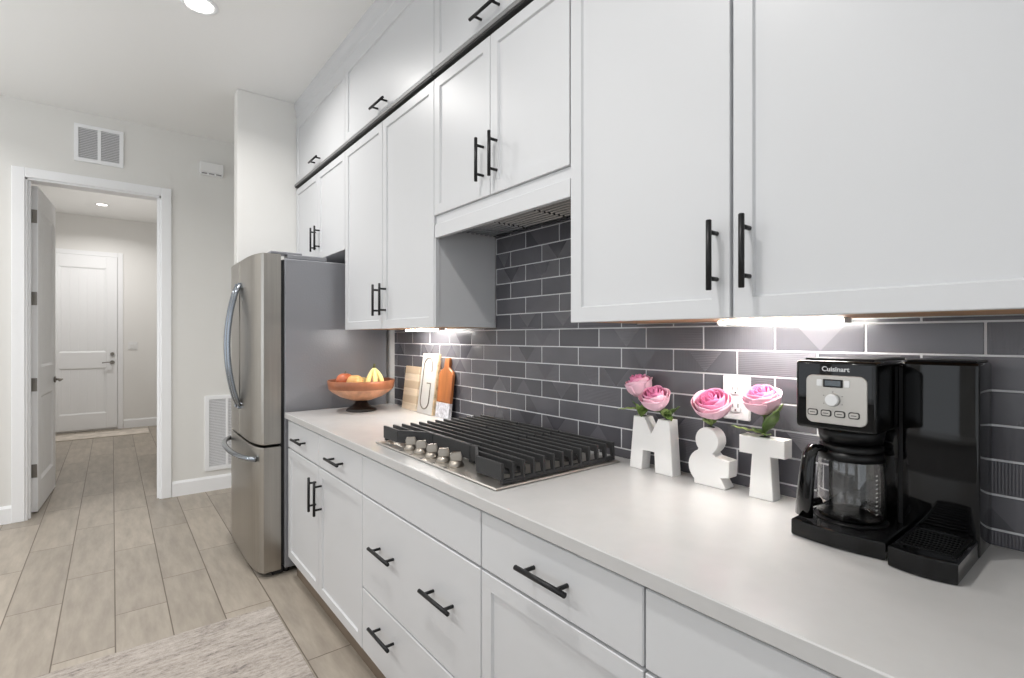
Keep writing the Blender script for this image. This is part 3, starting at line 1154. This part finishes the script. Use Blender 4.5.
fruit('apple', (bx - .085, by + .03, bz + .172), .048, 'red_apple', 'red and yellow apple at the left of the wooden bowl', 'fruit')
fruit('peach', (bx - .055, by - .045, bz + .166), .046, 'peach', 'orange and yellow peach in front of the red apple in the bowl', 'fruit', stem=False)
fruit('lemon', (bx + .012, by + .032, bz + .152), .040, 'apple', 'pale yellow fruit low in the middle of the wooden bowl', 'fruit', stem=False)
t = thing('banana_bunch', 'bunch of yellow bananas standing at the right of the wooden bowl', 'banana', (bx + .07, by - .055, bz + .11))
top = Vector((bx + .055, by - .045, bz + .247))
for k, (dx, dy) in enumerate(((-.045, -.020), (-.012, -.050), (.030, -.042), (.050, .0))):
    pts, rad = [], []
    for i in range(13):
        u = i / 12
        bulge = math.sin(math.pi * u) * .35
        pts.append(top + Vector((dx * (u + bulge), dy * (u + bulge), -.128 * u + (-.004))))
        rad.append(.0045 + .0095 * math.sin(math.pi * min(1, max(0, (u - .03) / .94))) ** .6 if 0 < u < 1 else .004)
    f = build(MB().tube(pts, .015, seg=10, rad=rad), 'banana', 'banana', t)
b = MB()
b.cyl(top + Vector((0, 0, -.008)), top + Vector((.004, 0, .018)), .008, .006, seg=10)
build(b, 'crown', 'banana_tip', t)

# ------------------------------------------------------------------ cutting boards leaning on the tiles


def lean(o, base, ang, yaw=0.0):
    """Stand a local board (x = thickness towards the wall, y = width, z = height) leaning back on the tiles."""
    o.location = base
    o.rotation_euler = (0, ang, yaw)


def board_thing(name, label, base, ang, yaw=0):
    t = thing(name, label, 'cutting board')
    lean(t, base, ang, yaw)
    return t


t = board_thing('cutting_board', 'small pale striped wood board standing leftmost behind the white board', (1.338, 2.665, .9145), math.radians(7))
b = MB()
for k in range(6):
    b.box(0, .016, -.085, .085, k * .0415, k * .0415 + .040, .0012, k % 2)
    b.box(.001, .015, -.085, .085, k * .0415 + .039, k * .0415 + .0425, 0, 1)
build(b, 'plank', ['board_beige', 'board_strip'], t, local=True)
t = board_thing('cutting_board', 'tall white board with a thin grey letter G leaning between two wooden boards', (1.325, 2.462, .9145), math.radians(7.5))
b = MB()
b.box(.004, .024, -.090, .086, 0, .330, .003, 1)
b.box(0, .005, -.086, .076, .002, .328, .002, 0)
build(b, 'plank', ['board_white', 'board_edge'], t, local=True)
pts = []
W_, zt, zb = .046, .305, .028
for i in range(0, 13):
    a = math.pi * i / 12 * 1.02
    pts.append((-.0012, W_ * -math.cos(a), zt - W_ + W_ * math.sin(a)))
pts = [(-.0012, -W_, zt - W_ - .03)] + pts
for i in range(0, 13):
    a = math.pi * i / 12
    pts.append((-.0012, W_ * math.cos(a), zb + W_ - W_ * math.sin(a)))
pts += [(-.0012, -W_, .168), (-.0012, -.006, .168)]
g = MB()
for i in range(len(pts) - 1):
    g.cyl(pts[i], pts[i + 1], .0032, seg=8)
build(g, 'monogram', 'ink', t, label='thin grey letter G', local=True)
t = board_thing('cutting_board', 'orange-brown handled board with a blue and white lower end leaning at the right', (1.335, 2.285, .9145), math.radians(6.5), math.radians(0))
W2 = .068


def paddle(z0, z1, top_):
    if not top_:
        return [(-W2, z0), (W2, z0), (W2, z1), (-W2, z1)]
    p = [(-W2, z0), (W2, z0), (W2, .225), (W2 - .012, .243), (.034, .252), (.024, .262), (.022, .300), (.014, .312), (-.014, .312), (-.022, .300), (-.024, .262), (-.034, .252), (-W2 + .012, .243), (-W2, .225)]
    return p


build(MB().prism(paddle(.078, 0, True), 'x', 0, .018, bev=.003), 'paddle', 'board_brown', t, local=True)
build(MB().prism(paddle(0, .078, False), 'x', 0, .018, bev=.002), 'end_cap', 'terrazzo', t, label='blue and white patterned lower end', local=True)

# ------------------------------------------------------------------ letter vases (built facing -x, local frame: x depth, y width, z up)
VX0, VX1 = 1.308, 1.352


def vase(name, label, poly, yc, rot=0.0, hole=None):
    """poly: (w, z) with w growing to the right of the picture (towards -y)."""
    b = MB()
    b.prism([(-w, z) for w, z in poly], 'x', -.022, .022, bev=.0025, seg=2)
    if hole:
        for (w, z, r) in hole:
            b.cyl((0, -w, z - .004), (0, -w, z + .0006), r, seg=20, mi=1)
    o = build(b, name, ['ceramic', 'slot'])
    o.location = ((VX0 + VX1) / 2, yc, .9142)
    o.rotation_euler = (0, 0, rot)
    return tag(o, label, 'vase')


vase('letter_vase', 'white letter M vase holding two pink roses beside the cooktop',
     [(-.082, 0), (-.036, 0), (-.030, .062), (.012, .062), (.015, 0), (.078, 0), (.066, .166), (.026, .166), (.001, .118), (-.024, .166), (-.066, .166)], .968, 0, [(-.046, .166, .012), (.046, .166, .012)])


def arc(cx, cz, r, a0, a1, n=18):
    return [(cx + r * math.cos(math.radians(a0 + (a1 - a0) * i / n)), cz + r * math.sin(math.radians(a0 + (a1 - a0) * i / n))) for i in range(n + 1)]


amp = [(-.041, 0), (.057, 0), (.060, .004), (.044, .029), (.069, .034), (.071, .079), (.026, .085), (.019, .092)]
amp += arc(.0, .126, .037, -48, 222, 24)
amp += arc(-.012, .051, .048, 112, 232, 16)
vase('letter_vase', 'white ampersand vase holding one wide pink rose in the middle', [(w * .95, z) for w, z in amp], .781, 0, [(0, .163, .011)])
vase('letter_vase', 'white letter T vase holding one pink rose beside the coffee maker',
     [(-.032, 0), (.030, 0), (.024, .112), (.058, .112), (.058, .158), (-.058, .158), (-.058, .112), (-.024, .112)], .629, 0, [(0, .158, .013)])


# ------------------------------------------------------------------ roses
def petal(b, c, ax, ang, r0, r1, h, w, curl, mi, nu=10, nv=8, belly=.0):
    """A cupped petal standing round axis ax at angle ang: broad, with a softly rounded and rolled-back rim."""
    q = ax.to_track_quat('Z', 'Y')

    def fn(u, v):
        uu = (u - .5) * 2
        a = ang + uu * w * (.55 + .45 * math.sin(math.pi / 2 * min(1, v * 1.7)))
        rim = 1 - .22 * abs(uu) ** 2.6
        vv = v * rim
        rr = r0 + (r1 - r0) * math.sin(math.pi / 2 * vv) ** .85 + belly * math.sin(math.pi * vv) + curl * max(0, vv - .68) ** 1.3 * (1 - .3 * uu * uu)
        z = h * vv - curl * .55 * max(0, vv - .78) ** 1.1
        return c + q @ Vector((rr * math.cos(a), rr * math.sin(a), z))
    b.grid(fn, nu, nv, mi)


def leaf_mesh(p0, d, L, w, droop, side):
    d = Vector(d).normalized()
    s_ = d.cross(Vector((0, 0, 1))).normalized()

    def fn(u, v):
        uu = (v - .5) * 2
        half = w * math.sin(math.pi * min(.985, .04 + .94 * u)) ** .8 * (1 - .25 * u)
        p = Vector(p0) + d * L * u + s_ * uu * half
        p.z += -droop * u * u + .22 * half * uu * uu + .0015 * math.sin(u * 22)
        return p
    return MB().grid(fn, 12, 6)


def rose(label, base, head, tilt, size, leaves, open_=1.0, seed=1):
    rg = random.Random(seed)
    base, head = Vector(base), Vector(head)
    t = thing('rose', label, 'flower', tuple(base))
    ax = Vector(tilt).normalized()
    b = MB()
    s = size
    c0 = head - ax * s * .42
    for k in range(3):
        petal(b, c0, ax, k * 2.1 + .3, .02 * s, .06 * s, .86 * s, 1.35, 0, 0, belly=.03 * s)
    rings = ((3, .04, .13, .86, 1.25, .10, 0, .05), (4, .06, .21, .83, 1.10, .20, 0, .07), (4, .08, .29, .79, 1.05, .35, 1, .09),
             (5, .10, .37, .73, .90, .50, 1, .10), (5, .11, .43, .66, .86, .60, 2, .11))
    for ring, (n, r0, r1, h, w, curl, mi, bel) in enumerate(rings):
        for k in range(n):
            mi = min(2, mi + (1 if ring == 3 and k % 2 else 0))
            a = 2 * math.pi * (k + .43 * ring) / n + rg.uniform(-.12, .12)
            petal(b, c0, ax, a, r0 * s, r1 * s * open_ * rg.uniform(.95, 1.05), h * s * rg.uniform(.96, 1.04), w, curl * s * .85 * rg.uniform(.6, 1.3), mi, belly=bel * s)
    bl = build(b, 'bloom', ['rose_in', 'rose_mid', 'rose_out'], t)
    so = bl.modifiers.new('thick', 'SOLIDIFY')
    so.thickness = .0010
    b = MB()
    mid = (base + c0) / 2 + Vector((.002, .004, 0))
    b.tube([base, mid, c0 + ax * .004], .0028, seg=8)
    b.sphere(c0 + ax * .002, .011 * s / .09, (1, 1, .9))
    build(b, 'stem', 'stem', t)
    b = MB()
    for k in range(5):
        a = 2 * math.pi * k / 5
        petal(b, c0 - ax * .006, ax, a, .008, .024, .030 * s / .09, .38, .004, 0, 4, 5)
    build(b, 'sepals', 'leaf', t)
    for i, (f, d, L, w, dr, m) in enumerate(leaves):
        p0 = base.lerp(c0, f)
        o = build(leaf_mesh(p0, d, L, w, dr, 1), 'leaf', m, t)
        so = o.modifiers.new('thick', 'SOLIDIFY')
        so.thickness = .0008
    return t


VXC = (VX0 + VX1) / 2
ZV = .9142
rose('upper left pink rose in the letter M vase', (VXC, .968 + .046, ZV + .166), (VXC + .006, 1.033, 1.172), (-.30, .22, 1), .090,
     [(.30, (-.5, .85, .10), .080, .017, .010, 'leaf2'), (.45, (-.8, -.5, -.2), .060, .019, .01, 'leaf'), (.10, (-.7, .5, 1.0), .055, .017, .0, 'leaf'), (.05, (-.5, -.6, .9), .060, .017, .0, 'leaf'), (.05, (-.9, .0, 1.0), .050, .014, .0, 'leaf2')], .9, 3)
rose('lower right pink rose in the letter M vase', (VXC, .968 - .046, ZV + .166), (VXC - .034, .943, 1.142), (-.5, -.08, 1), .088,
     [(.2, (-.3, -.8, .75), .060, .019, .008, 'leaf'), (.05, (-.7, .45, .9), .050, .016, .0, 'leaf'), (.10, (-.7, -.4, .8), .052, .018, .004, 'leaf2'), (.05, (.1, -.8, 1.0), .065, .018, .01, 'leaf'), (.3, (-.5, -.8, .25), .05, .016, .02, 'leaf')], .95, 5)
rose('wide open pink rose in the ampersand vase', (VXC, .781, ZV + .164), (VXC - .012, .768, 1.140), (-.62, -.10, 1), .094,
     [(.10, (-.7, .6, .9), .048, .015, .004, 'leaf'), (.10, (-.6, -.6, .9), .048, .015, .004, 'leaf'), (.05, (-.9, .0, 1.0), .046, .015, .0, 'leaf2'), (.05, (-.8, .3, .7), .040, .013, .006, 'leaf2')], 1.12, 8)
rose('pink rose in the letter T vase', (VXC, .629, ZV + .158), (VXC - .008, .633, 1.166), (-.42, .02, 1), .090,
     [(.12, (-.15, .95, .10), .085, .012, -.002, 'leaf2'), (.15, (-.45, -.7, 1.0), .085, .022, .0, 'leaf'), (.22, (.0, -.8, 1.3), .09, .021, .0, 'leaf2'), (.1, (-.9, .3, .5), .05, .016, .004, 'leaf'), (.05, (-.8, -.5, .3), .05, .014, .006, 'leaf')], 1.0, 11)

# ------------------------------------------------------------------ coffee maker
ZK = .9145
t = thing('coffee_maker', 'glossy black coffee maker with silver control panel at the right of the counter', 'coffee maker', (1.24, .34, ZK))
HX, HY0, HY1 = 1.138, .329, .474


def rr(y0, y1, z0, z1, r, n=6):
    p = []
    for cy, cz, a0 in ((y1 - r, z1 - r, 0), (y0 + r, z1 - r, 90), (y0 + r, z0 + r, 180), (y1 - r, z0 + r, 270)):
        for i in range(n + 1):
            a = math.radians(a0 + 90 * i / n)
            p.append((cy + r * math.cos(a), cz + r * math.sin(a)))
    return p


def curved_base(xf, xb, y0, y1, bulge, z0, z1, bev=.004):
    n = 12
    p = [(xf + bulge - bulge * math.sin(math.pi * (.12 + .76 * i / n)) , y0 + (y1 - y0) * i / n) for i in range(n + 1)]
    return MB().prism(p + [(xb, y1), (xb, y0)], 'z', z0, z1, bev=bev, seg=2)


b = MB()
b.box(1.298, 1.374, .322, HY1, ZK + .03, 1.15, .006, seg=2)
build(b, 'back_column', 'gloss_black', t)
b = curved_base(1.116, 1.374, .312, .478, .018, ZK, .949)
build(b, 'base', 'gloss_black', t)
build(MB().cyl((1.225, .400, .949), (1.225, .400, .9515), .066, seg=36, bev=.001), 'warming_plate', 'satin_black', t)
b = MB()
b.box(HX, 1.374, HY0, HY1, 1.142, 1.282, .007, seg=3)
hd = build(b, 'brew_head', 'gloss_black', t)
b = MB()
b.cyl((1.225, .400, 1.1125), (1.225, .400, 1.1435), .056, .062, seg=32)
build(b, 'brew_basket', 'satin_black', t)
b = MB()
b.box(HX + .03, 1.372, HY0 + .012, HY1 - .006, 1.2815, 1.2865, .002)
build(b, 'lid', 'satin_black', t)
# right-hand single-cup side
b = curved_base(1.098, 1.374, .205, .303, .016, ZK, .953)
build(b, 'drip_base', 'gloss_black', t)
b = MB()
for i in range(9):
    b.box(1.135 + i * .013, 1.142 + i * .013, .216, .294, .9525, .9545)
b.box(1.130, 1.253, .212, .217, .9525, .9545)
b.box(1.130, 1.253, .293, .298, .9525, .9545)
build(b, 'drip_grate', 'satin_black', t)
b = MB()
b.box(1.262, 1.376, .203, .321, ZK + .002, 1.281, .006, seg=3)
tw = build(b, 'water_tower', 'gloss_black', t)
b = MB()
b.box(1.268, 1.374, .208, .316, 1.2805, 1.285, .002)
build(b, 'tower_lid', 'satin_black', t)
build(MB().box(1.272, 1.36, .318, .332, ZK + .03, 1.272, .004), 'divider', 'satin_black', t)
# control panel
b = MB()
b.prism(rr(.343, .4515, 1.156, 1.2535, .013), 'x', HX - .0045, HX + .001, bev=.001)
pn = build(b, 'control_panel', 'panel', t, label='silver control panel with display, dial and four buttons')
PX = HX - .0046
yl = lambda px: .4515 - (px - 105) / (520 - 105) * (.4515 - .343)       # from the crop of the panel, left to right
b = MB()
b.prism(rr(.384, .419, 1.2295, 1.2455, .001), 'x', PX - .0012, PX + .0005, mi=0)
build(b, 'display_frame', 'satin_black', pn)
build(MB().box(PX - .0018, PX - .0010, .3875, .4155, 1.2325, 1.2430), 'display', 'lcd', pn)
for y0, y1 in ((.421, .431), (.372, .382)):
    build(MB().prism(rr(y0, y1, 1.231, 1.2445, .002), 'x', PX - .0015, PX + .0005, bev=.0004), 'small_button', 'letter', pn)
b = MB()
b.cyl((PX + .0005, .4015, 1.2045), (PX - .010, .4015, 1.2045), .0135, .0115, seg=32, bev=.001)
build(b, 'dial', 'letter', pn)
b = MB()
for k in range(5):
    a = math.radians(210 - k * 60)
    b.box(PX - .0006, PX + .0004, .4015 - .019 * math.cos(a) - .0009, .4015 - .019 * math.cos(a) + .0009, 1.2045 + .016 * math.sin(a) - .0006, 1.2045 + .016 * math.sin(a) + .0006)
build(b, 'dial_marks', 'slot', pn)
for k in range(4):
    yc = .4385 - k * .0247
    b = MB()
    b.prism(rr(yc - .0096, yc + .0096, 1.1705, 1.1835, .004), 'x', PX - .0010, PX + .0005, mi=0)
    b.prism(rr(yc - .0078, yc + .0078, 1.1723, 1.1817, .003), 'x', PX - .0022, PX - .0004, bev=.0004, mi=1)
    bt = build(b, 'button', ['slot', 'panel'], pn)
    b = MB()
    b.box(PX - .0025, PX - .0021, yc - .0048, yc + .0048, 1.1763, 1.1776)
    build(b, 'button_print', 'slot', bt)
# maker's name above the panel
fc = bpy.data.curves.new('brand_lettering', 'FONT')
fc.body = 'Cuisinart'
fc.size = .0135
fc.align_x = 'CENTER'
fc.extrude = .0004
fc.offset = .00025
fo = bpy.data.objects.new('brand_lettering', fc)
C.objects.link(fo)
fc.materials.append(M['letter'])
fo.parent = t
fo.location = Vector((HX - .0006, .3985, 1.2615)) - Vector(t.location)
fo.rotation_euler = (math.pi / 2, 0, -math.pi / 2)
bpy.context.view_layer.update()
me = bpy.data.meshes.new_from_object(fo.evaluated_get(bpy.context.evaluated_depsgraph_get()))
mo = bpy.data.objects.new('brand_name', me)
C.objects.link(mo)
mo.parent = t
mo.location = fo.location
mo.rotation_euler = fo.rotation_euler
bpy.data.objects.remove(fo)
mo.name = 'brand_lettering'
mo['label'] = 'silver maker name lettering'

# carafe on the warming plate
cx, cy, cz = 1.225, .400, .9518
t = thing('coffee_carafe', 'clear glass coffee carafe with black handle standing in the coffee maker', 'carafe', (cx, cy, cz))
b = MB()
b.lathe([(0, 0), (.054, 0), (.060, .004), (.062, .012), (.0618, .075), (.059, .120), (.054, .146), (.052, .146), (.057, .120), (.0595, .075), (.0595, .013), (.057, .006), (.052, .003), (0, .003)], (cx, cy, cz), 48)
build(b, 'glass_body', 'glass', t)
b = MB()
b.lathe([(.0550, .141), (.057, .145), (.057, .152), (.050, .1575), (0, .158), (0, .154), (.046, .153), (.0510, .150), (.0510, .143)], (cx, cy, cz), 40)
build(b, 'lid', 'satin_black', t)
b = MB()
b.lathe([(.0588, .124), (.0598, .124), (.0575, .142), (.0565, .142)], (cx, cy, cz), 40)
build(b, 'collar', 'satin_black', t)
ha = Vector((-.80, .62, 0)).normalized()
b = MB()
pts = [Vector((cx, cy, cz)) + ha * r + Vector((0, 0, z)) for r, z in ((.050, .138), (.066, .146), (.080, .146), (.089, .128), (.093, .090), (.097, .045), (.099, .004))]
b.tube(pts, .012, seg=14, rad=[.010, .014, .017, .019, .021, .023, .024], flat=.55)
pts = [Vector((cx, cy, cz)) + ha * r + Vector((0, 0, z)) for r, z in ((.101, .020), (.088, .028), (.064, .034))]
b.tube(pts, .008, seg=10)
build(b, 'handle', 'gloss_black', t)
b = MB()
for k in range(10):
    a = math.radians(-118)
    p = Vector((cx + .0622 * math.cos(a), cy + .0622 * math.sin(a), cz + .025 + k * .0085))
    b.box(p.x - .004, p.x + .004, p.y - .0006, p.y + .0006, p.z - .0008, p.z + .0008)
build(b, 'level_marks', 'tick', t)

bpy.context.view_layer.update()
